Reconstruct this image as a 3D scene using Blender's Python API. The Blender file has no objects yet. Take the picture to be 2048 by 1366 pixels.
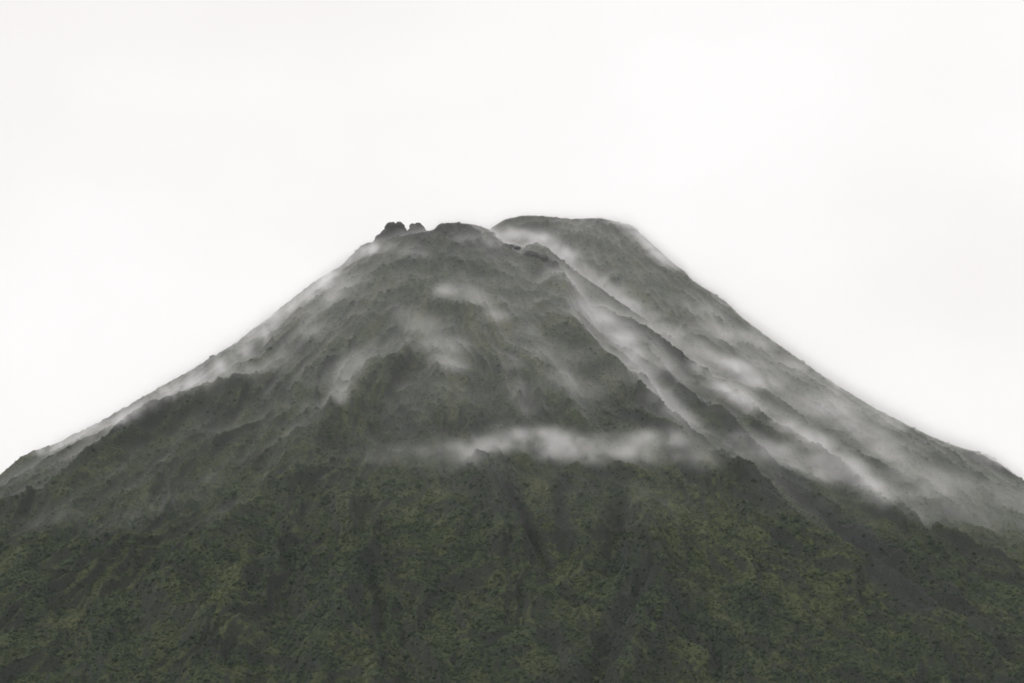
import bpy, bmesh, math, random
import numpy as np
from mathutils import Vector, noise as mnoise

random.seed(7)
scene = bpy.context.scene
COL = scene.collection

# ------------------------------------------------------------------ camera
PITCH = math.radians(9.8)
FPX = 5000.0                       # focal length in photo pixels (2048 wide)
CAM = np.array((0.0, 0.0, 2.0))
cam_data = bpy.data.cameras.new("camera")
cam_data.sensor_width = 36.0
cam_data.lens = 36.0 * FPX / 2048.0
cam_data.clip_start = 0.5
cam_data.clip_end = 60000.0
cam = bpy.data.objects.new("camera", cam_data)
cam.location = CAM
cam.rotation_euler = (math.radians(90) + PITCH, 0, 0)
COL.objects.link(cam)
scene.camera = cam

# ------------------------------------------------------------------ sky
SUN_EL, SUN_AZ = math.radians(40), math.radians(-110)
world = bpy.data.worlds.new("World")
scene.world = world
world.use_nodes = True
wt = world.node_tree
wt.nodes.clear()
w_out = wt.nodes.new("ShaderNodeOutputWorld")
w_bg = wt.nodes.new("ShaderNodeBackground")
w_sky = wt.nodes.new("ShaderNodeTexSky")
w_sky.sky_type = 'NISHITA'
w_sky.sun_disc = False
w_sky.sun_elevation = SUN_EL
w_sky.sun_rotation = SUN_AZ
w_tc = wt.nodes.new("ShaderNodeTexCoord")
w_map = wt.nodes.new("ShaderNodeMapping")
w_map.inputs["Scale"].default_value = (5.0, 5.0, 8.0)
w_noise = wt.nodes.new("ShaderNodeTexNoise")
w_noise.inputs["Scale"].default_value = 1.0
w_noise.inputs["Detail"].default_value = 4.0
w_noise.inputs["Roughness"].default_value = 0.45
w_ramp = wt.nodes.new("ShaderNodeValToRGB")
w_ramp.color_ramp.elements[0].position = 0.30
w_ramp.color_ramp.elements[0].color = (9.6, 9.25, 9.12, 1)
w_ramp.color_ramp.elements[1].position = 0.70
w_ramp.color_ramp.elements[1].color = (10.55, 10.36, 10.3, 1)
w_mix = wt.nodes.new("ShaderNodeMix")
w_mix.data_type = 'RGBA'
w_mix.inputs["Factor"].default_value = 0.96        # closed overcast: little of the clear sky comes through
wt.links.new(w_tc.outputs["Generated"], w_map.inputs["Vector"])
wt.links.new(w_map.outputs["Vector"], w_noise.inputs["Vector"])
wt.links.new(w_noise.outputs["Fac"], w_ramp.inputs["Fac"])
wt.links.new(w_sky.outputs["Color"], w_mix.inputs[6])
wt.links.new(w_ramp.outputs["Color"], w_mix.inputs[7])
w_sep = wt.nodes.new("ShaderNodeSeparateXYZ")
w_cl = wt.nodes.new("ShaderNodeMapRange")            # an overcast sky grows brighter from the horizon to the zenith
w_cl.inputs["From Min"].default_value = 0.32
w_cl.inputs["From Max"].default_value = 1.0
w_cl.inputs["To Min"].default_value = 1.0
w_cl.inputs["To Max"].default_value = 2.1
w_vm = wt.nodes.new("ShaderNodeVectorMath")
w_vm.operation = 'SCALE'
wt.links.new(w_tc.outputs["Generated"], w_sep.inputs[0])
wt.links.new(w_sep.outputs["Z"], w_cl.inputs["Value"])
wt.links.new(w_mix.outputs[2], w_vm.inputs[0])
wt.links.new(w_cl.outputs["Result"], w_vm.inputs["Scale"])
wt.links.new(w_vm.outputs[0], w_bg.inputs["Color"])
w_bg.inputs["Strength"].default_value = 0.1
wt.links.new(w_bg.outputs["Background"], w_out.inputs["Surface"])

# ------------------------------------------------------------------ sun (diffused by the cloud)
sun_data = bpy.data.lights.new("sun", 'SUN')
sun_data.energy = 1.3
sun_data.angle = math.radians(12)
sun_data.color = (1.0, 0.96, 0.9)
sun = bpy.data.objects.new("sun", sun_data)
COL.objects.link(sun)
sd = Vector((math.sin(SUN_AZ) * math.cos(SUN_EL), math.cos(SUN_AZ) * math.cos(SUN_EL), math.sin(SUN_EL)))
sun.rotation_euler = sd.to_track_quat('Z', 'Y').to_euler()

scene.view_settings.view_transform = 'Standard'
scene.view_settings.look = 'None'
scene.view_settings.exposure = 0.0
scene.view_settings.gamma = 1.0
scene.view_settings.use_curve_mapping = False
scene.cycles.volume_bounces = 6
scene.cycles.max_bounces = 8
scene.cycles.diffuse_bounces = 2
scene.cycles.volume_step_rate = 1.0
scene.cycles.filter_width = 1.7
scene.cycles.use_adaptive_sampling = False

# ------------------------------------------------------------------ helpers: pixel rays and noise
CP, SP = math.cos(PITCH), math.sin(PITCH)

def ray_dir(u, v):
    a = (np.asarray(u, float) - 1024.0) / FPX
    b = (683.0 - np.asarray(v, float)) / FPX
    return a, CP - b * SP, SP + b * CP              # x, y, z

def project(x, y, z):
    dz = z - CAM[2]
    f = y * CP + dz * SP
    return 1024.0 + FPX * x / f, 683.0 - FPX * (-y * SP + dz * CP) / f

def at_depth(u, v, y):
    dx, dy, dz = ray_dir(u, v)
    t = y / dy
    return dx * t, np.broadcast_to(y, np.shape(t)) * 1.0, CAM[2] + dz * t

def skyline_z(u, v, x, y):
    """height at plan position (x, y) that projects to row v"""
    b = (683.0 - v) / FPX
    return CAM[2] + y * (SP + b * CP) / (CP - b * SP)

def _hash(ix, iy, seed):
    h = (ix.astype(np.int64) * 374761393 + iy.astype(np.int64) * 668265263 + seed * 1442695041) & 0xffffffff
    h = ((h ^ (h >> 13)) * 1274126177) & 0xffffffff
    return ((h ^ (h >> 16)) & 0xffffff) / float(0xffffff)

def perlin2(x, y, seed=0):
    ix, iy = np.floor(x), np.floor(y)
    fx, fy = x - ix, y - iy
    sx, sy = fx * fx * fx * (fx * (fx * 6 - 15) + 10), fy * fy * fy * (fy * (fy * 6 - 15) + 10)
    r = 0
    for ox in (0, 1):
        for oy in (0, 1):
            a = _hash(ix + ox, iy + oy, seed) * 2 * math.pi
            w = (sx if ox else 1 - sx) * (sy if oy else 1 - sy)
            r = r + w * (np.cos(a) * (fx - ox) + np.sin(a) * (fy - oy))
    return r * 1.5

def fbm2(x, y, octaves, seed=0, gain=0.5):
    r, a, f = 0, 1.0, 1.0
    for o in range(octaves):
        r = r + a * perlin2(x * f + 17.3 * o, y * f - 9.1 * o, seed + o)
        a *= gain
        f *= 2.03
    return r

def ridged2(x, y, octaves, seed=0, gain=0.5):
    r, a, f = 0, 1.0, 1.0
    for o in range(octaves):
        r = r + a * (1 - 2.2 * np.abs(perlin2(x * f + 5.7 * o, y * f + 3.1 * o, seed + o)))
        a *= gain
        f *= 2.1
    return r

def perlin3(x, y, z, seed=0):
    ix, iy, iz = np.floor(x), np.floor(y), np.floor(z)
    fx, fy, fz = x - ix, y - iy, z - iz
    s = [f * f * (3 - 2 * f) for f in (fx, fy, fz)]
    r = 0
    for ox in (0, 1):
        for oy in (0, 1):
            for oz in (0, 1):
                v = _hash(ix + ox, iy + oy + (iz + oz) * 1013, seed)
                r = r + v * (s[0] if ox else 1 - s[0]) * (s[1] if oy else 1 - s[1]) * (s[2] if oz else 1 - s[2])
    return r                                        # 0..1 value noise

def smooth(a, b, x):
    t = np.clip((x - a) / (b - a), 0, 1)
    return t * t * (3 - 2 * t)

def px(points):
    return np.array(points, float)

def densify(p, step=12.0):
    out = []
    for a, b in zip(p[:-1], p[1:]):
        n = max(1, int(np.hypot(*(b - a)[:2]) / step))
        for k in range(n):
            out.append(a + (b - a) * k / n)
    out.append(p[-1])
    return np.array(out)

def poly_dist(X, Y, pts, vals, reach):
    """plan distance from each grid point to a polyline, and the values carried along it"""
    D = np.full(X.shape, 1e6)
    V = np.zeros(X.shape)
    for (a, b, va, vb) in zip(pts[:-1], pts[1:], vals[:-1], vals[1:]):
        lo, hi = np.minimum(a, b) - reach, np.maximum(a, b) + reach
        i0, i1 = np.searchsorted(X[0], (lo[0], hi[0]))
        j0, j1 = np.searchsorted(Y[:, 0], (lo[1], hi[1]))
        if i0 >= i1 or j0 >= j1:
            continue
        x, y = X[j0:j1, i0:i1], Y[j0:j1, i0:i1]
        e = b - a
        t = np.clip(((x - a[0]) * e[0] + (y - a[1]) * e[1]) / max(1e-6, e @ e), 0, 1)
        d = np.hypot(x - a[0] - t * e[0], y - a[1] - t * e[1])
        s = D[j0:j1, i0:i1]
        m = d < s
        s[m] = d[m]
        V[j0:j1, i0:i1][m] = (va + (vb - va) * t)[m]
    return D, V

# ------------------------------------------------------------------ what the photo shows of the two summits (pixel rows)
SKY_NEAR = px([(-400, 1230), (-200, 1090), (-60, 1000), (0, 950), (45, 912), (75, 900), (110, 890), (135, 875), (200, 845), (260, 810),
               (350, 760), (410, 725), (470, 690), (520, 650), (570, 610), (630, 563), (680, 535), (722, 493), (735, 487), (750, 486),
               (780, 478), (815, 470), (840, 466), (860, 464), (868, 461), (874, 453), (882, 448), (910, 446), (945, 449), (965, 454),
               (985, 468), (1000, 483), (1012, 490), (1026, 490), (1050, 496), (1058, 489), (1072, 487), (1090, 493), (1120, 517),
               (1150, 541), (1185, 566), (1232, 600), (1300, 645), (1340, 683), (1384, 715), (1452, 750), (1537, 794), (1622, 842),
               (1700, 882), (1731, 897), (1742, 906), (1759, 920), (1806, 958), (1861, 1002), (1950, 1058), (2048, 1115), (2200, 1200), (2500, 1370)])
SKY_FAR = px([(600, 760), (900, 520), (960, 475), (985, 455), (1010, 439), (1040, 433), (1070, 432), (1100, 434), (1120, 437), (1160, 439),
              (1200, 437), (1240, 446), (1262, 452), (1272, 460), (1290, 477), (1330, 513), (1350, 531), (1360, 537), (1372, 549), (1382, 561), (1400, 573),
              (1450, 604), (1485, 638), (1540, 680), (1600, 722), (1640, 751), (1700, 790), (1750, 820), (1800, 846), (1870, 880),
              (1920, 898), (1960, 908), (1985, 921), (2010, 938), (2048, 965), (2200, 1075), (2500, 1280)])

PROFILE_R = [0, 70, 140, 420, 700, 1000, 1400, 1700, 2000, 2800, 4500]
PROFILE_M = [0.10, 0.30, 0.74, 0.72, 0.66, 0.62, 0.60, 0.50, 0.34, 0.22, 0.15]
_rr = np.arange(0, 4500, 5.0)
_dd = np.concatenate([[0], np.cumsum(np.interp(_rr[:-1] + 2.5, PROFILE_R, PROFILE_M) * 5.0)])
def drop(r):
    return np.interp(r, _rr, _dd)

NX, NY, NZ = [float(q) for q in at_depth(885, 447, 4900.0)]
FX, FY, FZ = [float(q) for q in at_depth(1120, 433, 5330.0)]

def near_cone(x, y):
    return NZ - drop(np.hypot(x - NX, y - NY))

def far_cone(x, y):
    dx = np.sign(x - FX) * np.maximum(0, np.abs(x - FX) - 70)
    return FZ - drop(np.hypot(dx, y - FY))

def hit(u, v, height, y0=2600.0, y1=5900.0, step=4.0):
    """first point where the rays through the pixels meet a height function (else the closest pass)"""
    u, v = np.atleast_1d(u).astype(float), np.atleast_1d(v).astype(float)
    ys = np.arange(y0, y1, step)
    dx, dy, dz = ray_dir(u, v)
    t = ys[None, :] / dy[:, None]
    X, Z = dx[:, None] * t, CAM[2] + dz[:, None] * t
    g = height(X, np.broadcast_to(ys[None, :], X.shape)) - Z
    first = np.where((g > 0).any(1), (g > 0).argmax(1), g.argmax(1))
    k = np.arange(len(u))
    return np.stack([X[k, first], ys[first], Z[k, first]], 1)

def grid(segments):
    out = [segments[0][0]]
    for a, b, s0, s1 in segments:
        p = a
        while p < b - 1e-6:
            t = (p - a) / (b - a)
            p += s0 + (s1 - s0) * t
            out.append(min(p, b))
    return np.array(out)

# crests and gullies on the near cone: pixel polyline, height above (+) or depth below (-) the cone, side slope
CRESTS = [
    ([(1128, 548), (1132, 600), (1150, 648), (1200, 700), (1260, 750), (1310, 806), (1350, 839), (1405, 877), (1450, 915), (1500, 942), (1560, 1000),
      (1640, 1062), (1700, 1112), (1760, 1142), (1850, 1202), (1920, 1252), (2048, 1345)], 28, .70),
    ([(1215, 620), (1290, 690), (1350, 760), (1408, 801), (1452, 832), (1503, 876), (1561, 913), (1610, 945)], 13, .60),
    ([(1265, 640), (1288, 657), (1326, 683), (1400, 730), (1478, 792), (1554, 849), (1640, 902), (1690, 935), (1759, 985), (1810, 1014), (1900, 1070), (2048, 1150)], 30, .80),
    ([(580, 670), (520, 715), (450, 757), (369, 787), (290, 825), (239, 858), (191, 889), (147, 922), (60, 968), (-40, 1012), (-160, 1080)], 34, .85),
    ([(850, 640), (795, 695), (752, 738), (700, 784), (655, 822), (590, 890), (520, 970), (430, 1060), (330, 1160)], 15, .50),
    ([(1010, 850), (960, 930), (1000, 1040), (1060, 1120), (1100, 1220), (1150, 1330)], 18, .50),
    ([(1260, 930), (1290, 1000), (1300, 1080), (1330, 1150), (1290, 1240), (1250, 1366)], 24, .58),
    ([(560, 1040), (500, 1110), (455, 1180), (440, 1260), (400, 1366)], 20, .50),
    ([(760, 1000), (720, 1120), (680, 1240), (650, 1366)], 14, .42),
    ([(1480, 1010), (1500, 1100), (1520, 1200), (1560, 1300), (1580, 1366)], 16, .42),
    ([(1690, 1010), (1760, 1080), (1830, 1130), (1900, 1190), (1980, 1270), (2048, 1310)], 16, .55),
    ([(300, 1010), (220, 1080), (120, 1170), (0, 1270)], 15, .42),
    ([(905, 640), (890, 740), (880, 840)], 7, .34),
    ([(1040, 640), (1090, 740), (1150, 830)], 8, .36),
]
GULLIES = [
    ([(1000, 968), (1040, 1022), (1080, 1092), (1115, 1150)], 10, 24),
    ([(1128, 955), (1120, 1030), (1140, 1092)], 9, 20),
    ([(1238, 960), (1232, 1050), (1212, 1120)], 17, 30),
    ([(1312, 1150), (1252, 1222), (1212, 1300), (1190, 1366), (1180, 1420)], 11, 30),
    ([(1075, 1195), (1105, 1290), (1135, 1366)], 8, 26),
    ([(1560, 962), (1640, 1022), (1700, 1062), (1760, 1112), (1812, 1166), (1860, 1206)], 16, 30),
    ([(1905, 1170), (1950, 1215), (2000, 1260)], 11, 24),
    ([(1890, 1020), (1960, 1075), (2040, 1120)], 9, 18),
    ([(545, 1110), (505, 1165), (490, 1215)], 9, 22),
    ([(1490, 1075), (1515, 1120), (1530, 1180)], 7, 24),
    ([(240, 1035), (170, 1075), (60, 1130)], 8, 26),
    ([(1100, 690), (1150, 760), (1170, 830)], 6, 26),
]

# ------------------------------------------------------------------ near mountain height field
xs = grid([(-3400, -1250, 120, 8), (-1250, 1250, 2.6, 2.6), (1250, 3400, 8, 120)])
ys = grid([(1500, 3000, 120, 6), (3000, 5020, 2.7, 2.7), (5020, 5500, 6, 20), (5500, 8000, 20, 140)])
X, Y = np.meshgrid(xs, ys)
R = np.hypot(X - NX, Y - NY)
ANG = np.arctan2(Y - NY, X - NX)
Z = near_cone(X, Y)

def crest_line(p, height, cone):
    p = densify(px(p))
    h = hit(p[:, 0], p[:, 1], lambda x, y: cone(x, y) + height, step=3.0)
    return h[:, :2], np.full(len(h), float(height))

def skyline_crest(sky, u0, u1, cx, cy, phi0, phi1):
    """the outline of a cone seen from the camera: rays meet the vertical plane of its contour"""
    p = densify(sky[(sky[:, 0] >= u0) & (sky[:, 0] <= u1)], 14.0)
    dx, dy, dz = ray_dir(p[:, 0], p[:, 1])
    k = np.linspace(0, 1, len(p))
    phi = phi0 + (phi1 - phi0) * k
    nx, ny = -np.sin(phi), np.cos(phi)
    t = (cx * nx + cy * ny) / (dx * nx + dy * ny)
    return np.stack([dx * t, dy * t], 1), CAM[2] + dz * t

RELIEF = -16.0
disp = np.full(X.shape, RELIEF) * smooth(60, 300, R)
def smax(a, b, k):
    h = np.clip(0.5 + 0.5 * (a - b) / k, 0, 1)
    return b + (a - b) * h + k * h * (1 - h)
for k, (p, h, s) in enumerate(CRESTS):
    pts, vals = crest_line(p, h, near_cone)
    if k == 1:
        vals = RELIEF + (vals - RELIEF) * smooth(1, .6, np.linspace(0, 1, len(vals)))
    if k > 2:                                       # the head of a spur rises gently out of the slope
        run = np.concatenate([[0], np.cumsum(np.hypot(*np.diff(pts, axis=0).T))])
        vals = RELIEF + (vals - RELIEF) * smooth(0, 170, run)
    D, V = poly_dist(X, Y, pts, vals, 160)
    V = V * smooth(0, 70, R)
    wob = 1 + 0.35 * fbm2(X / 90, Y / 90, 2, 61)
    cand = np.where(D < 1e5, V - s * D * wob, -1e3)
    disp = smax(cand, disp, 7.0)
for p, g, w in GULLIES:
    pts, vals = crest_line(p, 0, near_cone)
    run = np.linspace(0, 1, len(pts))
    D, V = poly_dist(X, Y, pts, (vals + g * 2.2) * smooth(0, .25, run) * smooth(1, .8, run), w * 2.5)
    disp = np.where(D < 1e5, disp - V * np.exp(-(D / (w * 0.6)) ** 2), disp)
# erosion rills running down the slope, then lumps
warp = fbm2(X / 260, Y / 260, 3, 5)
rill = ridged2(ANG * 13 + warp * 0.9, R / 420 + warp * 0.3, 3, 21, 0.55)
disp = disp + (smooth(140, 700, R) * 10.0 + smooth(700, 1200, R) * 7.0) * (rill - 0.6)
disp = disp + fbm2(X / 70, Y / 70, 4, 33) * 8.0 + smooth(500, 120, R) * fbm2(X / 45, Y / 45, 4, 37) * 5.0
Z = Z + disp
# the two outlines that the sky and the far slope show
left_pts, left_z = skyline_crest(SKY_NEAR, -400, 760, NX - 60, NY - 20, math.radians(-160), math.radians(-172))
right_pts, right_z = skyline_crest(SKY_NEAR, 1050, 2500, NX + 60, NY - 10, math.radians(-8), math.radians(-24))
for pts, cz in ((left_pts, left_z), (right_pts, right_z)):
    D, V = poly_dist(X, Y, pts, cz, 190)
    Z = np.where(D < 1e5, smax(V - 0.46 * D - 0.0012 * D * D, Z, 5.0), Z)
# summit plateau behind its front edge
top_pts, top_z = skyline_crest(SKY_NEAR, 700, 1095, NX, NY - 25, 0.0, 0.0)
D, V = poly_dist(X, Y, top_pts, top_z, 150)
Z = np.where(D < 1e5, smax(V - 0.95 * np.maximum(0, D - 3), Z, 3.0), Z)
# crag relief near the top, canopy lumps lower down
crag = smooth(420, 60, R)
Z = Z + crag * (ridged2(X / 38, Y / 38, 4, 71, 0.6) * 4.2 + fbm2(X / 15, Y / 15, 3, 72) * 2.6) + smooth(900, 350, R) * ridged2(X / 13, Y / 13, 2, 75) * 1.5
canopy = (1 - crag) * (0.55 + 0.45 * smooth(300, 1100, R))
lump = 1 - np.abs(perlin2(X / 11, Y / 11, 91)) * 2.2
lump2 = 1 - np.abs(perlin2(X / 6.3, Y / 6.3, 92)) * 2.0
Z = Z + canopy * (lump * 1.9 + lump2 * 1.1 + fbm2(X / 28, Y / 28, 2, 93) * 2.2) + (1 - canopy) * lump2 * 0.7
# nothing stands above the outline the photo shows
def trim(Z, sky, X, Y, rough, seed):
    u, v = project(X, Y, Z)
    tv = np.interp(u, sky[:, 0], sky[:, 1]) + rough * fbm2(u / 14, Y / 40, 3, seed)
    lim = skyline_z(u, tv, X, Y)
    return np.where((v < tv) & (Y > 2500), lim, Z)
Z = trim(Z, SKY_NEAR, X, Y, 2.0, 131)

# ------------------------------------------------------------------ far mountain height field
xf = grid([(-1500, 0, 90, 3.4), (0, 1250, 3.4, 3.4), (1250, 3600, 8, 130)])
yf = grid([(3000, 3700, 50, 3.6), (3700, 5420, 3.6, 3.6), (5420, 5900, 6, 22), (5900, 8800, 22, 150)])
XF, YF = np.meshgrid(xf, yf)
RF = np.hypot(XF - FX, YF - FY)
AF = np.arctan2(YF - FY, XF - FX)
warpf = fbm2(XF / 260, YF / 260, 3, 205)
ZF = far_cone(XF, YF) - 14 * smooth(80, 300, RF)
ZF = ZF + smooth(90, 400, RF) * (ridged2(AF * 11 + warpf, RF / 400 + warpf * .3, 3, 221, .55) - .6) * 8.5 + fbm2(XF / 70, YF / 70, 4, 233) * 6
fr_pts, fr_z = skyline_crest(SKY_FAR, 1235, 2500, FX + 60, FY - 10, math.radians(-8), math.radians(-22))
ft_pts, ft_z = skyline_crest(SKY_FAR, 900, 1262, FX, FY - 20, 0.0, 0.0)
for pts, cz, s in ((fr_pts, fr_z, .46), (ft_pts, ft_z, .5)):
    D, V = poly_dist(XF, YF, pts, cz, 190)
    ZF = np.where(D < 1e5, smax(V - s * D - 0.0012 * D * D, ZF, 5.0), ZF)
ZF = ZF + (1 - np.abs(perlin2(XF / 11, YF / 11, 291)) * 2.2) * 1.8 + ridged2(XF / 30, YF / 30, 4, 271, .6) * (2.0 + 2.4 * smooth(320, 120, RF))
ZF = trim(ZF, SKY_FAR, XF, YF, 2.2, 331)

def bilinear(xg, yg, G):
    def f(x, y):
        i = np.clip(np.searchsorted(xg, x) - 1, 0, len(xg) - 2)
        j = np.clip(np.searchsorted(yg, y) - 1, 0, len(yg) - 2)
        tx = np.clip((x - xg[i]) / (xg[i + 1] - xg[i]), 0, 1)
        ty = np.clip((y - yg[j]) / (yg[j + 1] - yg[j]), 0, 1)
        return (G[j, i] * (1 - tx) + G[j, i + 1] * tx) * (1 - ty) + (G[j + 1, i] * (1 - tx) + G[j + 1, i + 1] * tx) * ty
    return f
near_h = bilinear(xs, ys, Z)
far_h = bilinear(xf, yf, ZF)
def land_h(x, y):
    return np.maximum(near_h(x, y), far_h(x, y))

# ------------------------------------------------------------------ materials
def new_mat(name):
    m = bpy.data.materials.new(name)
    m.use_nodes = True
    m.node_tree.nodes.clear()
    return m, m.node_tree.nodes, m.node_tree.links

def noise_node(n, l, vec, scale, detail=3.0, rough=0.55, dist=0.0):
    t = n.new("ShaderNodeTexNoise")
    t.inputs["Scale"].default_value = scale
    t.inputs["Detail"].default_value = detail
    t.inputs["Roughness"].default_value = rough
    t.inputs["Distortion"].default_value = dist
    l.new(vec, t.inputs["Vector"])
    return t.outputs["Fac"]

def ramp(n, l, fac, a, b, ca=(0, 0, 0, 1), cb=(1, 1, 1, 1)):
    r = n.new("ShaderNodeValToRGB")
    r.color_ramp.elements[0].position = a
    r.color_ramp.elements[0].color = ca
    r.color_ramp.elements[1].position = b
    r.color_ramp.elements[1].color = cb
    l.new(fac, r.inputs["Fac"])
    return r.outputs["Color"]

def mix(n, l, fac, a, b, mode='MIX'):
    m = n.new("ShaderNodeMix")
    m.data_type = 'RGBA'
    m.blend_type = mode
    for sock, v in ((m.inputs[0], fac), (m.inputs[6], a), (m.inputs[7], b)):
        if isinstance(v, (int, float)):
            sock.default_value = v
        elif isinstance(v, tuple):
            sock.default_value = v
        else:
            l.new(v, sock)
    return m.outputs[2]

def attr(n, name):
    a = n.new("ShaderNodeAttribute")
    a.attribute_name = name
    return a.outputs["Fac"]

def slope_material():
    m, n, l = new_mat("mossy slope")
    geo = n.new("ShaderNodeNewGeometry")
    pos = geo.outputs["Position"]
    mid = ramp(n, l, noise_node(n, l, pos, 0.035, 4, .65), .36, .64)
    fine = ramp(n, l, noise_node(n, l, pos, 0.16, 3, .7), .34, .66)
    tuft = ramp(n, l, noise_node(n, l, pos, 0.32, 2, .6), .35, .65)
    green = mix(n, l, fine, (0.0102, 0.0203, 0.0093, 1), (0.0248, 0.0397, 0.0152, 1))
    olive = mix(n, l, fine, (0.0198, 0.0253, 0.0112, 1), (0.0439, 0.0490, 0.0192, 1))
    c = mix(n, l, mid, green, olive)
    dark = mix(n, l, tuft, (0.0065, 0.0137, 0.0067, 1), (0.0198, 0.0288, 0.0120, 1))
    lite = mix(n, l, fine, (0.0289, 0.0357, 0.0158, 1), (0.0663, 0.0693, 0.0335, 1))
    c = mix(n, l, ramp(n, l, attr(n, "tone"), .18, .48), dark, c)
    c = mix(n, l, ramp(n, l, attr(n, "tone"), .52, .85), c, lite)
    c = mix(n, l, attr(n, "lush"), c, mix(n, l, fine, (0.0246, 0.0354, 0.0121, 1), (0.0531, 0.0629, 0.0216, 1)))
    rock = mix(n, l, tuft, (.009, .011, .012, 1), (.027, .027, .028, 1))
    rock = mix(n, l, fine, rock, (.021, .023, .022, 1))
    c = mix(n, l, attr(n, "rock"), c, rock)
    b = n.new("ShaderNodeBsdfPrincipled")
    b.inputs["Roughness"].default_value = 0.95
    b.inputs["Specular IOR Level"].default_value = 0.15
    l.new(c, b.inputs["Base Color"])
    bump = n.new("ShaderNodeBump")
    bump.inputs["Strength"].default_value = 0.8
    bump.inputs["Distance"].default_value = 3.0
    l.new(noise_node(n, l, pos, 0.25, 4, .7), bump.inputs["Height"])
    l.new(bump.outputs["Normal"], b.inputs["Normal"])
    o = n.new("ShaderNodeOutputMaterial")
    l.new(b.outputs["BSDF"], o.inputs["Surface"])
    return m
SLOPE = slope_material()

def rock_material():
    m, n, l = new_mat("dark lava rock")
    pos = n.new("ShaderNodeNewGeometry").outputs["Position"]
    f = ramp(n, l, noise_node(n, l, pos, 0.22, 5, .7), .35, .65)
    g = ramp(n, l, noise_node(n, l, pos, 0.07, 3, .6), .45, .6)
    c = mix(n, l, f, (.008, .010, .014, 1), (.026, .027, .031, 1))
    c = mix(n, l, g, c, (.028, .034, .022, 1))
    b = n.new("ShaderNodeBsdfPrincipled")
    b.inputs["Roughness"].default_value = 0.9
    l.new(c, b.inputs["Base Color"])
    bump = n.new("ShaderNodeBump")
    bump.inputs["Strength"].default_value = 0.9
    bump.inputs["Distance"].default_value = 2.0
    l.new(noise_node(n, l, pos, 0.3, 5, .7), bump.inputs["Height"])
    l.new(bump.outputs["Normal"], b.inputs["Normal"])
    o = n.new("ShaderNodeOutputMaterial")
    l.new(b.outputs["BSDF"], o.inputs["Surface"])
    return m
ROCK = rock_material()

# ------------------------------------------------------------------ meshes of the setting
def height_mesh(name, X, Y, Z, mat, attrs):
    ny, nx = X.shape
    me = bpy.data.meshes.new(name)
    nv, nf = nx * ny, (nx - 1) * (ny - 1)
    me.vertices.add(nv)
    me.vertices.foreach_set("co", np.stack([X, Y, Z], -1).astype(np.float32).ravel())
    idx = np.arange(nv).reshape(ny, nx)
    q = np.stack([idx[:-1, :-1], idx[:-1, 1:], idx[1:, 1:], idx[1:, :-1]], -1).astype(np.int32).ravel()
    me.loops.add(nf * 4)
    me.loops.foreach_set("vertex_index", q)
    me.polygons.add(nf)
    me.polygons.foreach_set("loop_start", np.arange(0, nf * 4, 4, dtype=np.int32))
    me.polygons.foreach_set("use_smooth", np.ones(nf, bool))
    me.update(calc_edges=True)
    for k, v in attrs.items():
        a = me.attributes.new(k, 'FLOAT', 'POINT')
        a.data.foreach_set("value", v.astype(np.float32).ravel())
    me.materials.append(mat)
    o = bpy.data.objects.new(name, me)
    COL.objects.link(o)
    return o

# bare rock: by steepness, altitude and the lava streaks of the photo
gy, gx = np.gradient(Z, ys, xs)
steep = np.hypot(gx, gy)
rn = fbm2(X / 55, Y / 55, 4, 401)
rock = smooth(1.15, 1.5, steep + rn * 0.25) * 0.7
rock = np.maximum(rock, smooth(300, 60, R + rn * 150) * 0.6)
rock = np.maximum(rock, smooth(0.15, 0.6, rn) * smooth(900, 450, R) * 0.25)
STREAKS = [
    ([(1560, 965), (1640, 1030), (1700, 1072), (1760, 1118), (1812, 1166), (1850, 1200)], 26, .9),
    ([(1560, 1000), (1500, 945)], 14, .7), ([(1000, 968), (1040, 1022)], 10, .9), ([(1080, 1090), (1110, 1130)], 8, .7),
    ([(1126, 960), (1120, 1030), (1140, 1085)], 11, .8), ([(1238, 965), (1234, 1050)], 14, .5),
    ([(1295, 1160), (1250, 1220), (1215, 1290)], 16, .7), ([(1085, 1210), (1110, 1290), (1140, 1340)], 11, .6),
    ([(1900, 1175), (1945, 1215)], 15, .8), ([(1960, 1245), (2000, 1275)], 14, .7), ([(1980, 1090), (2030, 1120)], 8, .8),
    ([(1345, 760), (1408, 806), (1452, 838), (1503, 880), (1555, 912)], 14, .8), ([(1330, 740), (1390, 790)], 12, .6),
    ([(240, 1035), (170, 1075)], 14, .6), ([(545, 1110), (500, 1170)], 10, .5), ([(120, 1020), (20, 1070)], 8, .5),
]
for p, w, s in STREAKS:
    p = densify(px(p))
    h = hit(p[:, 0], p[:, 1], near_h)
    D, V = poly_dist(X, Y, h[:, :2], np.full(len(h), s), w * 3)
    rock = np.maximum(rock, np.where(D < 1e5, V * smooth(1.5, .6, (D + rn * w * .8) / w), 0))
lush = np.zeros(X.shape)
LUSH = [([(1350, 960), (1420, 1040), (1480, 1100), (1560, 1130), (1650, 1160)], 75, .75), ([(1290, 1000), (1400, 1080)], 50, .5),
        ([(480, 1130), (455, 1180), (465, 1250)], 26, .8), ([(1700, 1180), (1800, 1230)], 50, .4), ([(1080, 1110), (1160, 1200)], 30, .4),
        ([(1330, 1250), (1380, 1330)], 40, .5), ([(1150, 590), (1180, 660)], 30, .3), ([(960, 640), (1000, 700)], 30, .3), ([(1560, 880), (1640, 940)], 20, .3)]
for p, w, s in LUSH:
    p = densify(px(p))
    h = hit(p[:, 0], p[:, 1], near_h)
    D, V = poly_dist(X, Y, h[:, :2], np.full(len(h), s), w * 3)
    lush = np.maximum(lush, np.where(D < 1e5, V * smooth(1.7, .3, (D + rn * w * .6) / w), 0))
lush = lush * (1 - rock)
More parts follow.
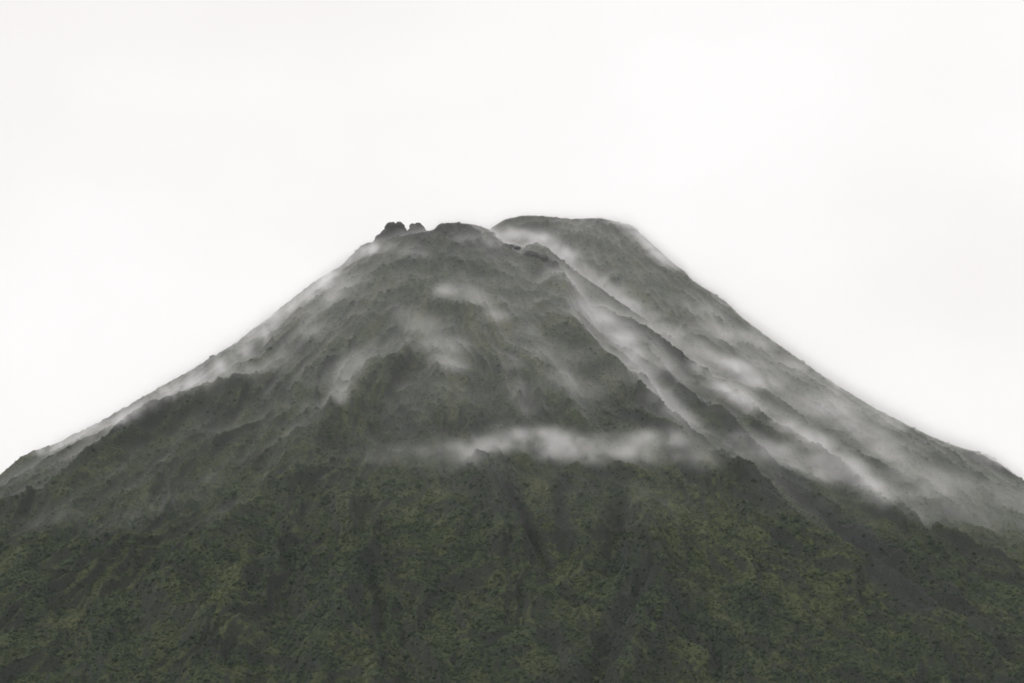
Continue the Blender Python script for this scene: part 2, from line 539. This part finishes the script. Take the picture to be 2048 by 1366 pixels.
def tone_field(X, Y, A, R, seed):
    w = fbm2(X / 120, Y / 120, 3, seed) * .8
    t = .46 + .17 * fbm2(X / 75, Y / 75, 4, seed + 7, .6) + .26 * fbm2(A * 24 + w, R / 300, 4, seed + 11, .6) + .14 * fbm2(X / 17, Y / 17, 3, seed + 19)
    return np.clip(.5 + (t - .47) * (.85 + .95 * smooth(900, 300, R)), 0, 1)
tone = np.clip(tone_field(X, Y, ANG, R, 901) + lush * .26 - (rock > .4) * .12, 0, 1)
near = height_mesh("mountain", X, Y, Z, SLOPE, {"rock": rock, "lush": lush, "tone": tone})
near["kind"] = "structure"
near["label"] = "steep green volcano cone with dark rocky summit in front"

gy, gx = np.gradient(ZF, yf, xf)
rnf = fbm2(XF / 55, YF / 55, 4, 501)
rockf = np.maximum(smooth(0.95, 1.25, np.hypot(gx, gy) + rnf * .25) * .7, smooth(260, 90, RF + rnf * 150) * .5)
tonef = tone_field(XF, YF, AF, RF, 951)
far = height_mesh("far_mountain", XF, YF, ZF, SLOPE, {"tone": tonef, "rock": rockf, "lush": smooth(.1, .6, rnf) * .35 * (1 - rockf)})
far["kind"] = "structure"
far["label"] = "paler rounded second summit behind the rocky peak"

def ground():
    m, n, l = new_mat("grass plain")
    pos = n.new("ShaderNodeNewGeometry").outputs["Position"]
    f = ramp(n, l, noise_node(n, l, pos, 0.02, 6, .65), .35, .65)
    c = mix(n, l, f, (.028, .045, .020, 1), (.075, .090, .034, 1))
    b = n.new("ShaderNodeBsdfPrincipled")
    b.inputs["Roughness"].default_value = 0.95
    l.new(c, b.inputs["Base Color"])
    o = n.new("ShaderNodeOutputMaterial")
    l.new(b.outputs["BSDF"], o.inputs["Surface"])
    g = np.concatenate([np.linspace(-24000, -3000, 22), np.linspace(-2800, 2800, 57), np.linspace(3000, 24000, 22)])
    gx_, gy_ = np.meshgrid(g, g + 3000)
    gz = fbm2(gx_ / 900, gy_ / 900, 3, 601) * 6 * smooth(150, 900, np.hypot(gx_, gy_))
    o = height_mesh("ground", gx_, gy_, gz, m, {})
    o["kind"] = "structure"
ground()

# ------------------------------------------------------------------ rocks that stand on the summits
def lobes_mesh(name, lobes, depth, seed, voxel=1.6, rough=1.0):
    """lobes: (u, v, half width, half height) in photo pixels, stood at a real distance; returns a mesh about its own base"""
    rng = random.Random(seed)
    bm = bmesh.new()
    k = depth / FPX
    pts = []
    for (u, v, ru, rv) in lobes:
        x, y, z = [float(q) for q in at_depth(u, v, depth + rng.uniform(-.35, .35) * ru * k)]
        r = bmesh.ops.create_icosphere(bm, subdivisions=3, radius=1.0)
        for p in r["verts"]:
            p.co = Vector((x + p.co.x * ru * k, y + p.co.y * ru * k * rng.uniform(.85, .95), z + p.co.z * rv * k))
        pts.append((x, y, z - rv * k))
    base = Vector((sum(p[0] for p in pts) / len(pts), sum(p[1] for p in pts) / len(pts), min(p[2] for p in pts)))
    for p in bm.verts:
        p.co -= base
    tmp = bpy.data.meshes.new("tmp")
    bm.to_mesh(tmp)
    bm.free()
    o = bpy.data.objects.new("tmp", tmp)
    COL.objects.link(o)
    md = o.modifiers.new("r", 'REMESH')
    md.mode = 'VOXEL'
    md.voxel_size = voxel
    me = bpy.data.meshes.new_from_object(o.evaluated_get(bpy.context.evaluated_depsgraph_get()))
    bpy.data.objects.remove(o)
    bpy.data.meshes.remove(tmp)
    me.name = name
    off = Vector((seed * 13.7, seed * 5.1, 0))
    for v in me.vertices:
        q = v.co + off
        n = v.normal
        a = mnoise.noise(q / 9.0) * 2.0 + (abs(mnoise.noise(q / 4.5)) - .2) * 3.0 + abs(mnoise.noise(q / 2.2)) * 1.4
        # blocky fracturing along steep joints
        a += 0.9 * mnoise.noise(Vector((q.x / 3.2, q.y / 3.2, q.z / 9.0))) - 0.6
        v.co += n * a * rough
    me.polygons.foreach_set("use_smooth", np.zeros(len(me.polygons), bool))
    me.materials.append(ROCK)
    return me, base

def rock_thing(name, label, cat, lobes, depth, seed, group=None, **kw):
    me, base = lobes_mesh(name, lobes, depth, seed, **kw)
    o = bpy.data.objects.new(name, me)
    o.location = base
    o["label"] = label
    o["category"] = cat
    if group:
        o["group"] = group
    COL.objects.link(o)
    return o

def depth_at(u, v, fn=None):
    return float(hit(u, v, fn or land_h, y0=2600, step=2.0)[0, 1])

rock_thing("rock_spire", "large dark rock spire, taller and wider of the two on the summit rim", "rock",
           [(783, 460, 15, 17), (799, 454, 10, 11), (774, 470, 14, 13), (790, 472, 24, 21), (764, 479, 15, 11), (756, 485, 10, 7), (805, 468, 10, 16), (812, 476, 9, 10)], NY - 28, 1, "dark rock spires on the summit rim", rough=.7)
rock_thing("rock_spire", "small dark rock spire with a notched top beside the large spire", "rock",
           [(825, 454, 7, 8), (836, 452, 8, 8), (842, 458, 8, 8), (831, 462, 13, 11), (844, 465, 10, 8), (820, 467, 8, 10), (852, 468, 7, 5)], NY - 24, 2, "dark rock spires on the summit rim", rough=.75, voxel=.9)
rock_thing("rock_outcrop", "brown flat-topped crag forming the middle of the rocky summit", "rock",
           [(888, 462, 15, 12), (915, 459, 24, 11), (948, 463, 22, 11), (975, 473, 17, 12), (992, 487, 14, 12), (880, 472, 12, 12), (900, 478, 20, 12)], NY - 34, 3, "rock outcrops on the summit", voxel=1.4)
rock_thing("rock_outcrop", "dark broken outcrop stepping down the right end of the rocky summit", "rock",
           [(1062, 510, 16, 8), (1084, 518, 15, 10), (1104, 532, 15, 11), (1118, 545, 11, 10)], depth_at(1095, 530, near_h) + 2, 4, "rock outcrops on the summit", rough=.9)
rock_thing("rock_outcrop", "low ragged rocks in the gap between the two summits", "rock",
           [(1010, 491, 7, 5), (1022, 492, 6, 4), (1034, 496, 8, 4)], depth_at(1020, 497, near_h) + 2, 5, "rock outcrops on the summit", rough=.6, voxel=.9)
rock_thing("rock_outcrop", "small pale rocks on the left shoulder below the large spire", "rock",
           [(727, 495, 6, 5), (737, 490, 6, 4), (746, 489, 6, 4)], NY - 24, 6, "rock outcrops on the summit", rough=.6, voxel=.9)
rock_thing("rock_lump", "dark rock knob jutting from the far summit's right skyline", "rock",
           [(1361, 543, 7, 6), (1368, 550, 9, 8), (1378, 561, 8, 7)], float(np.interp(1366, project(fr_pts[:, 0], fr_pts[:, 1], fr_z)[0], fr_pts[:, 1])), 7, "rock knobs on the far skyline", rough=.8)
rock_thing("rock_lump", "faint misty rock knob just right of the far summit top", "rock",
           [(1262, 456, 8, 5), (1270, 461, 7, 6)], float(np.interp(1268, project(fr_pts[:, 0], fr_pts[:, 1], fr_z)[0], fr_pts[:, 1])), 8, "rock knobs on the far skyline", rough=.6)
rock_thing("rock_lump", "lowest dark rock knob where the far skyline bends down", "rock",
           [(1968, 914, 12, 7), (1982, 923, 12, 9), (1996, 932, 9, 7)], float(np.interp(1982, project(fr_pts[:, 0], fr_pts[:, 1], fr_z)[0], fr_pts[:, 1])), 9, "rock knobs on the far skyline", rough=.7)

# ------------------------------------------------------------------ shrubs and scrub on the slopes (too many to count)
def shrub_material():
    m, n, l = new_mat("shrub leaves")
    oi = n.new("ShaderNodeAttribute")
    oi.attribute_type = 'INSTANCER'
    oi.attribute_name = "tone"
    pos = n.new("ShaderNodeNewGeometry").outputs["Position"]
    r = n.new("ShaderNodeValToRGB")
    r.color_ramp.interpolation = 'LINEAR'
    els = r.color_ramp.elements
    els[0].position, els[0].color = 0.0, (0.0089, 0.0187, 0.0110, 1)
    els[1].position, els[1].color = 1.0, (.052, .059, .031, 1)
    for p, c in ((.2, (0.0121, 0.0234, 0.0133, 1)), (.4, (0.0195, 0.0309, 0.0162, 1)), (.55, (0.0293, 0.0393, 0.0179, 1)), (.75, (0.0406, 0.0487, 0.0197, 1))):
        e = els.new(p)
        e.color = c
    l.new(oi.outputs["Fac"], r.inputs["Fac"])
    c = mix(n, l, ramp(n, l, noise_node(n, l, pos, 0.9, 2, .6), .35, .65), mix(n, l, .2, r.outputs["Color"], (.011, .017, .009, 1)), r.outputs["Color"])
    b = n.new("ShaderNodeBsdfPrincipled")
    b.inputs["Roughness"].default_value = 0.9
    b.inputs["Specular IOR Level"].default_value = 0.15
    l.new(c, b.inputs["Base Color"])
    o = n.new("ShaderNodeOutputMaterial")
    l.new(b.outputs["BSDF"], o.inputs["Surface"])
    return m

def shrubs():
    rng = np.random.default_rng(5)
    parts = []
    for (n, x0, x1, y0, y1, fn, gx_, gy_, rk_, cx, cy, over, tn) in (
            (420000, -1120, 1120, 3230, 4880, near_h, xs, ys, rock, NX, NY, far_h, tone), (100000, 60, 1180, 3700, 5420, far_h, xf, yf, rockf, FX, FY, near_h, tonef)):
        x, y = rng.uniform(x0, x1, n), rng.uniform(y0, y1, n)
        dens = fbm2(x / 45, y / 45, 4, 801) * .55 + .6
        rr = np.hypot(x - cx, y - cy)
        keep = (rng.random(n) < np.clip(dens, .1, 1) * (1 - bilinear(gx_, gy_, rk_)(x, y) * .9) * (.75 + .25 * smooth(150, 800, rr))) & (rr > 90)
        keep &= (np.abs(x) < y * .2048 * 1.03 + 12) & (fn(x, y) > over(x, y) - 3)
        x, y, rr = x[keep], y[keep], rr[keep]
        sc = (1.15 + .25 * smooth(300, 1300, rr)) * rng.lognormal(0, .40, len(x))
        parts.append(np.stack([x, y, fn(x, y) + sc * -.15, sc, np.clip(bilinear(gx_, gy_, tn)(x, y) - .10 - .10 * smooth(900, 350, rr) + rng.normal(0, 1, len(x)) * (.075 + .13 * smooth(900, 350, rr)), 0, 1)], 1))
    x, y, z, sc, tn = np.concatenate(parts).T
    me = bpy.data.meshes.new("shrubs")
    me.vertices.add(len(x))
    me.vertices.foreach_set("co", np.stack([x, y, z], 1).astype(np.float32).ravel())
    a = me.attributes.new("size", 'FLOAT', 'POINT')
    a.data.foreach_set("value", sc.astype(np.float32))
    a = me.attributes.new("tone", 'FLOAT', 'POINT')
    a.data.foreach_set("value", tn.astype(np.float32))
    o = bpy.data.objects.new("shrubs", me)
    o["kind"] = "stuff"
    o["label"] = "dense dark green scrub and low trees covering the slopes"
    COL.objects.link(o)
    ng = bpy.data.node_groups.new("shrub cover", 'GeometryNodeTree')
    ng.interface.new_socket("Geometry", in_out='INPUT', socket_type='NodeSocketGeometry')
    ng.interface.new_socket("Geometry", in_out='OUTPUT', socket_type='NodeSocketGeometry')
    N, L = ng.nodes, ng.links
    gi, go = N.new("NodeGroupInput"), N.new("NodeGroupOutput")
    ico = N.new("GeometryNodeMeshIcoSphere")
    ico.inputs["Subdivisions"].default_value = 3
    join = N.new("GeometryNodeGeometryToInstance")
    for k in range(4):
        sp = N.new("GeometryNodeSetPosition")
        nz = N.new("ShaderNodeTexNoise")
        nz.noise_dimensions = '4D'
        nz.inputs["W"].default_value = 3.7 * k
        nz.inputs["Scale"].default_value = 1.6
        nz.inputs["Detail"].default_value = 3.0
        nz.inputs["Roughness"].default_value = .7
        sub = N.new("ShaderNodeVectorMath")
        sub.operation = 'SUBTRACT'
        sub.inputs[1].default_value = (.5, .5, .5)
        mul = N.new("ShaderNodeVectorMath")
        mul.operation = 'MULTIPLY'
        mul.inputs[1].default_value = (1.9, 1.9, 1.2)
        L.new(nz.outputs["Color"], sub.inputs[0])
        L.new(sub.outputs[0], mul.inputs[0])
        L.new(ico.outputs["Mesh"], sp.inputs["Geometry"])
        L.new(mul.outputs[0], sp.inputs["Offset"])
        sm = N.new("GeometryNodeSetMaterial")
        sm.inputs["Material"].default_value = SHRUB
        L.new(sp.outputs["Geometry"], sm.inputs["Geometry"])
        L.new(sm.outputs["Geometry"], join.inputs[0])
    inst = N.new("GeometryNodeInstanceOnPoints")
    inst.inputs["Pick Instance"].default_value = True
    na = N.new("GeometryNodeInputNamedAttribute")
    na.data_type = 'FLOAT'
    na.inputs["Name"].default_value = "size"
    rv = N.new("FunctionNodeRandomValue")
    rv.data_type = 'FLOAT_VECTOR'
    rv.inputs[0].default_value = (-.2, -.2, 0)
    rv.inputs[1].default_value = (.2, .2, 6.28)
    L.new(gi.outputs[0], inst.inputs["Points"])
    L.new(join.outputs[0], inst.inputs["Instance"])
    L.new(rv.outputs[0], inst.inputs["Rotation"])
    L.new(na.outputs["Attribute"], inst.inputs["Scale"])
    L.new(inst.outputs[0], go.inputs[0])
    o.modifiers.new("cover", 'NODES').node_group = ng
SHRUB = shrub_material()
shrubs()

# ------------------------------------------------------------------ mist drifting over the slopes: one voxel cloud
# strokes: pixel line on the slope, radius in photo pixels, optical depth, metres above the slope
MIST = [
    # between the two mountains, rising out of the valley behind the near crest
    ([(1005, 470), (1040, 478), (1090, 482), (1130, 512), (1170, 545), (1215, 580), (1265, 618)], 19, 1.03, 2),
    ([(1265, 615), (1310, 650), (1350, 678), (1400, 706), (1450, 738), (1520, 772)], 29, 0.77, 2),
    ([(1520, 772), (1600, 815), (1660, 848), (1720, 880), (1780, 925), (1830, 970), (1880, 1000)], 43, 0.65, 4),
    ([(1300, 560), (1350, 600), (1420, 640), (1480, 690)], 54, 0.43, 8),
    ([(1440, 670), (1500, 710), (1560, 745), (1620, 785), (1690, 830)], 67, 0.53, 8),
    ([(1500, 680), (1560, 715), (1640, 765), (1720, 812), (1800, 860)], 22, 0.43, 6),
    ([(1232, 446), (1255, 456), (1280, 478), (1320, 515), (1350, 540)], 18, 0.86, 9),
    ([(1620, 830), (1700, 870), (1780, 900), (1860, 935), (1930, 965)], 67, 0.22, 8),
    ([(1860, 970), (1940, 990), (2020, 1005), (2100, 1030)], 45, 0.28, 8),
    ([(1900, 890), (1960, 915), (2000, 940)], 18, 0.30, 6),
    ([(1120, 480), (1180, 530), (1240, 570)], 49, 0.17, 8),
    ([(1840, 1010), (1920, 1040), (2000, 1060), (2080, 1080)], 56, .30, 10),
    ([(1760, 1000), (1820, 1020), (1880, 1045)], 46, .34, 12),
    # between the crests of the near mountain
    ([(1140, 560), (1160, 610), (1200, 655), (1250, 700), (1300, 750)], 42, .6, 8),
    ([(1200, 640), (1240, 690), (1290, 755), (1340, 815), (1400, 862)], 24, .8, 3),
    ([(1300, 690), (1340, 740), (1390, 780)], 20, .35, 5),
    ([(1430, 770), (1500, 815), (1570, 860), (1650, 905), (1710, 950), (1770, 1000)], 26, .65, 3),
    ([(1380, 735), (1440, 775), (1500, 820)], 16, .6, 3),
    ([(1480, 890), (1560, 910), (1640, 930), (1720, 960), (1790, 1000)], 34, .35, 8),
    ([(1560, 930), (1640, 965)], 22, .5, 8),
    # wisps on the upper face
    ([(830, 640), (840, 665), (860, 690), (890, 710), (910, 735)], 33, 0.54, 10),
    ([(800, 690), (840, 705), (880, 725)], 26, 0.29, 10),
    ([(880, 590), (930, 595), (975, 612), (1000, 640)], 24, 0.36, 10),
    ([(920, 480), (960, 480), (990, 497)], 15, 0.22, 4),
    ([(720, 735), (700, 765), (670, 800)], 24, 0.54, 6),
    ([(740, 725), (690, 740), (650, 780)], 31, 0.22, 8),
    ([(800, 790), (850, 790), (900, 800)], 48, 0.13, 10),
    ([(1030, 750), (1045, 790), (1050, 830)], 26, 0.25, 8),
    ([(1100, 770), (1160, 800), (1210, 790), (1230, 760)], 36, 0.22, 8),
    ([(1050, 690), (1110, 720), (1180, 730)], 36, 0.22, 8),
    # the left outline
    ([(745, 500), (710, 520), (680, 545), (640, 580)], 22, .9, 8),
    ([(780, 505), (830, 510), (860, 520)], 18, .35, 6),
    ([(640, 580), (600, 615), (560, 645), (520, 680)], 26, .7, 8),
    ([(520, 690), (480, 720), (440, 745), (400, 765)], 28, .7, 8),
    ([(560, 730), (510, 745), (460, 755), (400, 775)], 30, .28, 8),
    ([(400, 760), (340, 790), (290, 815), (240, 840)], 20, .8, 5),
    ([(240, 845), (180, 870), (130, 890), (80, 912)], 18, .55, 5),
    ([(700, 580), (660, 610), (620, 640)], 30, .3, 10),
    ([(660, 660), (610, 690), (570, 720)], 30, .22, 10),
    ([(420, 980), (350, 1020), (280, 1040)], 34, .09, 8),
    ([(160, 1040), (100, 1050), (40, 1060)], 30, .07, 8),
]
# the level bank that floats off the face, thickest right of centre, billowing along its top
BANK = [
    ([(915, 908), (950, 902), (990, 888), (1030, 882)], 21, 0.26, 0),
    ([(975, 890), (1040, 888), (1100, 890), (1160, 892)], 25, 0.36, 0),
    ([(1010, 872), (1060, 868), (1100, 872), (1130, 880)], 16, 0.26, 0),
    ([(1150, 880), (1200, 872), (1240, 884), (1290, 876), (1330, 884)], 17, 0.24, 0),
    ([(1090, 905), (1150, 912), (1210, 912), (1270, 908)], 23, 0.32, 0),
    ([(1160, 896), (1220, 900), (1280, 898), (1340, 898)], 28, 0.32, 0),
    ([(1320, 895), (1390, 897), (1450, 903), (1510, 910)], 30, 0.19, 0),
    ([(1280, 915), (1350, 920), (1420, 922)], 25, 0.14, 0),
    ([(740, 915), (800, 912), (860, 905), (920, 902)], 25, 0.12, 0),
    ([(800, 925), (880, 920), (950, 925)], 28, 0.08, 0),
    ([(1510, 905), (1590, 925), (1670, 945)], 32, 0.13, 0),
]
VOX = 6.0
V0 = np.array((-1080.0, 3420.0, 180.0))
VN = np.array((361, 342, 176))

def mist_field():
    rng = np.random.default_rng(11)
    D = np.zeros(VN[::-1], np.float32)              # z, y, x
    ax = [V0[i] + VOX * np.arange(VN[i]) for i in range(3)]
    def lay(D, strokes, off, dz):
        for pts, rad, tau, lift in strokes:
            step = rad * .6
            p = densify(px(pts), step)
            p = p + rng.normal(0, rad * .18, p.shape)
            h = hit(p[:, 0], p[:, 1], land_h, y0=3000, step=3.0)
            for (x, y, z) in h:
                k = y / FPX
                r = rad * k * rng.uniform(.75, 1.25)
                sg = r * .55
                s = .95 * tau / (5.0 * sg) * rng.uniform(.6, 1.4)
                c = np.array((x, y - r * .25 - off, z + lift * .35 + r * .05 + dz))
                sx, sy, sz = sg * 1.15, sg * 1.3, sg * .95
                lo = np.maximum(0, np.floor((c - 2.8 * np.array((sx, sy, sz)) - V0) / VOX).astype(int))
                hi = np.minimum(VN, np.ceil((c + 2.8 * np.array((sx, sy, sz)) - V0) / VOX).astype(int) + 1)
                if (lo >= hi).any():
                    continue
                g = [np.exp(-.5 * ((ax[i][lo[i]:hi[i]] - c[i]) / q) ** 2) for i, q in enumerate((sx, sy, sz))]
                D[lo[2]:hi[2], lo[1]:hi[1], lo[0]:hi[0]] += (s * g[2][:, None, None] * g[1][None, :, None] * g[0][None, None, :]).astype(np.float32)
    lay(D, MIST, 0, 0)
    gx_, gy_ = np.meshgrid(ax[0], ax[1])
    alt = ax[2][:, None, None] - land_h(gx_, gy_)[None]
    D[alt < -24] = 0
    lim = 70 - 32 * smooth(4550, 4850, gy_)[None]
    D *= smooth(0, 1, (lim - alt) / (lim - 8)).astype(np.float32)
    iz, iy, ix = np.nonzero(D > 2e-5)
    x, y, z = ax[0][ix], ax[1][iy], ax[2][iz]
    # wind-torn structure, stretched a little along the slope
    r_, a_ = np.hypot(x - NX, y - NY), np.arctan2(y - NY, x - NX)
    al = z - land_h(x, y)
    a1, a2, a3 = perlin3(x / 110, y / 110, z / 110, 3), perlin3(x / 95, y / 95, z / 95, 4), perlin3(x / 38, y / 38, z / 38, 9)
    wx, wy, wz = a_ * (r_ + 150) / 52 + 1.5 * a1 + .6 * a3, r_ / 105 + 1.3 * a2 + .4 * a3, al / 34 + a3
    f = .36 * perlin3(wx, wy, wz, 5) + .28 * perlin3(wx * 2.1, wy * 2.1, wz * 1.6, 6) + .22 * perlin3(wx * 4.3, wy * 4.3, wz * 2.6, 7) + .14 * perlin3(x / 8, y / 8, z / 8, 8)
    D[iz, iy, ix] *= (smooth(.28, .74, f) * 1.6 + .2).astype(np.float32)
    B = np.zeros_like(D)
    lay(B, BANK, 40.0, -5.0)
    B[alt < -24] = 0
    iz, iy, ix = np.nonzero(B > 2e-5)
    x, y, z = ax[0][ix], ax[1][iy], ax[2][iz]
    a1, a2 = perlin3(x / 45, y / 45, z / 45, 33), perlin3(x / 40, y / 40, z / 40, 34)
    f = .42 * perlin3(x / 46 + a1, y / 46, z / 34 + a2, 35) + .33 * perlin3(x / 22 + a2, y / 22, z / 17 + a1, 36) + .25 * perlin3(x / 10, y / 10, z / 9, 37)
    D[iz, iy, ix] += B[iz, iy, ix] * (smooth(.32, .70, f) * 1.6 + .12).astype(np.float32)
    # thin even veil that clings to the upper slopes
    veil = np.exp(-np.maximum(alt, 0) / 10.0) * (alt > -20) * smooth(210, 1180, ax[2])[:, None, None]
    veil = veil * smooth(1290, 1180, ax[2])[:, None, None] * (1 + .15 * smooth(-100, 900, gx_) * smooth(4500, 4800, gy_))[None]
    veil = veil * (1 - .92 * np.exp(-((gx_ - NX + 75) ** 2 + (gy_ - NY + 30) ** 2) / 80.0 ** 2))[None]   # the rock rim stands clear of it
    D += (veil * VEIL * (.6 + .8 * perlin3(ax[0][None, None, :] / 160, ax[1][None, :, None] / 160, ax[2][:, None, None] / 120, 12))).astype(np.float32)
    # fade at the walls of the voxel block
    e = [np.minimum(np.arange(k), np.arange(k)[::-1]) for k in VN]
    D *= smooth(0, 4, e[2])[:, None, None].astype(np.float32) * smooth(0, 4, e[1])[None, :, None].astype(np.float32) * smooth(0, 4, e[0])[None, None, :].astype(np.float32)
    D[D < 2e-5] = 0
    return D
VEIL = 0.0108

def volume_material(name, density, aniso=0.2, color=(1, 1, 1, 1)):
    m, n, l = new_mat(name)
    pv = n.new("ShaderNodeVolumePrincipled")
    pv.inputs["Color"].default_value = color
    pv.inputs["Density"].default_value = density
    pv.inputs["Anisotropy"].default_value = aniso
    o = n.new("ShaderNodeOutputMaterial")
    l.new(pv.outputs["Volume"], o.inputs["Volume"])
    return m

def mist():
    D = mist_field()
    n = int(D.size)
    me = bpy.data.meshes.new("mist")
    me.vertices.add(n)
    co = np.empty((n, 3), np.float32)
    co[:] = V0 + VOX * VN / 2
    me.vertices.foreach_set("co", co.ravel())
    a = me.attributes.new("thickness", 'FLOAT', 'POINT')
    a.data.foreach_set("value", D.ravel())
    mat = volume_material("mist", 1.0, 0.5, (.995, .985, .995, 1))
    me.materials.append(mat)
    o = bpy.data.objects.new("mist", me)
    o["kind"] = "stuff"
    o["label"] = "wisps of white mist drifting across the slopes and gullies"
    COL.objects.link(o)
    ng = bpy.data.node_groups.new("mist voxels", 'GeometryNodeTree')
    ng.interface.new_socket("Geometry", in_out='INPUT', socket_type='NodeSocketGeometry')
    ng.interface.new_socket("Geometry", in_out='OUTPUT', socket_type='NodeSocketGeometry')
    N, L = ng.nodes, ng.links
    gi, go = N.new("NodeGroupInput"), N.new("NodeGroupOutput")
    posn = N.new("GeometryNodeInputPosition")
    sub = N.new("ShaderNodeVectorMath")
    sub.operation = 'SUBTRACT'
    sub.inputs[1].default_value = tuple(V0)
    div = N.new("ShaderNodeVectorMath")
    div.operation = 'SCALE'
    div.inputs["Scale"].default_value = 1.0 / VOX
    sep = N.new("ShaderNodeSeparateXYZ")
    L.new(posn.outputs[0], sub.inputs[0])
    L.new(sub.outputs[0], div.inputs[0])
    L.new(div.outputs[0], sep.inputs[0])
    ints = []
    for k in range(3):
        f = N.new("FunctionNodeFloatToInt")
        f.rounding_mode = 'ROUND'
        L.new(sep.outputs[k], f.inputs[0])
        ints.append(f.outputs[0])
    def im(op, a, b):
        q = N.new("FunctionNodeIntegerMath")
        q.operation = op
        L.new(a, q.inputs[0])
        if isinstance(b, int):
            q.inputs[1].default_value = b
        else:
            L.new(b, q.inputs[1])
        return q.outputs[0]
    idx = im('ADD', im('MULTIPLY', im('ADD', im('MULTIPLY', ints[2], int(VN[1])), ints[1]), int(VN[0])), ints[0])
    na = N.new("GeometryNodeInputNamedAttribute")
    na.data_type = 'FLOAT'
    na.inputs["Name"].default_value = "thickness"
    si = N.new("GeometryNodeSampleIndex")
    si.data_type = 'FLOAT'
    L.new(gi.outputs[0], si.inputs["Geometry"])
    L.new(na.outputs["Attribute"], si.inputs["Value"])
    L.new(idx, si.inputs["Index"])
    vc = N.new("GeometryNodeVolumeCube")
    V1 = V0 + VOX * (VN - 1)
    L.new(si.outputs[0], vc.inputs["Density"])
    vc.inputs["Background"].default_value = 0.0
    vc.inputs["Min"].default_value = tuple(V0)
    vc.inputs["Max"].default_value = tuple(V1)
    for k, ax_ in enumerate("XYZ"):
        vc.inputs["Resolution " + ax_].default_value = int(VN[k])
    sm = N.new("GeometryNodeSetMaterial")
    sm.inputs["Material"].default_value = mat
    L.new(vc.outputs["Volume"], sm.inputs["Geometry"])
    L.new(sm.outputs["Geometry"], go.inputs[0])
    o.modifiers.new("voxels", 'NODES').node_group = ng
mist()

# ------------------------------------------------------------------ the air itself
def haze(density):
    bm = bmesh.new()
    bmesh.ops.create_cube(bm, size=1.0)
    lo, hi = Vector((-25000, -22000, -12)), Vector((25000, 28000, 1320))
    for v in bm.verts:
        v.co = Vector([lo[i] + (v.co[i] + .5) * (hi[i] - lo[i]) for i in range(3)])
    me = bpy.data.meshes.new("haze")
    bm.to_mesh(me)
    bm.free()
    me.materials.append(volume_material("haze", density, 0.0, (.92, .95, 1, 1)))
    o = bpy.data.objects.new("haze", me)
    o["kind"] = "stuff"
    o["label"] = "thin pale haze in the air before the mountain"
    COL.objects.link(o)
haze(7.0e-6)
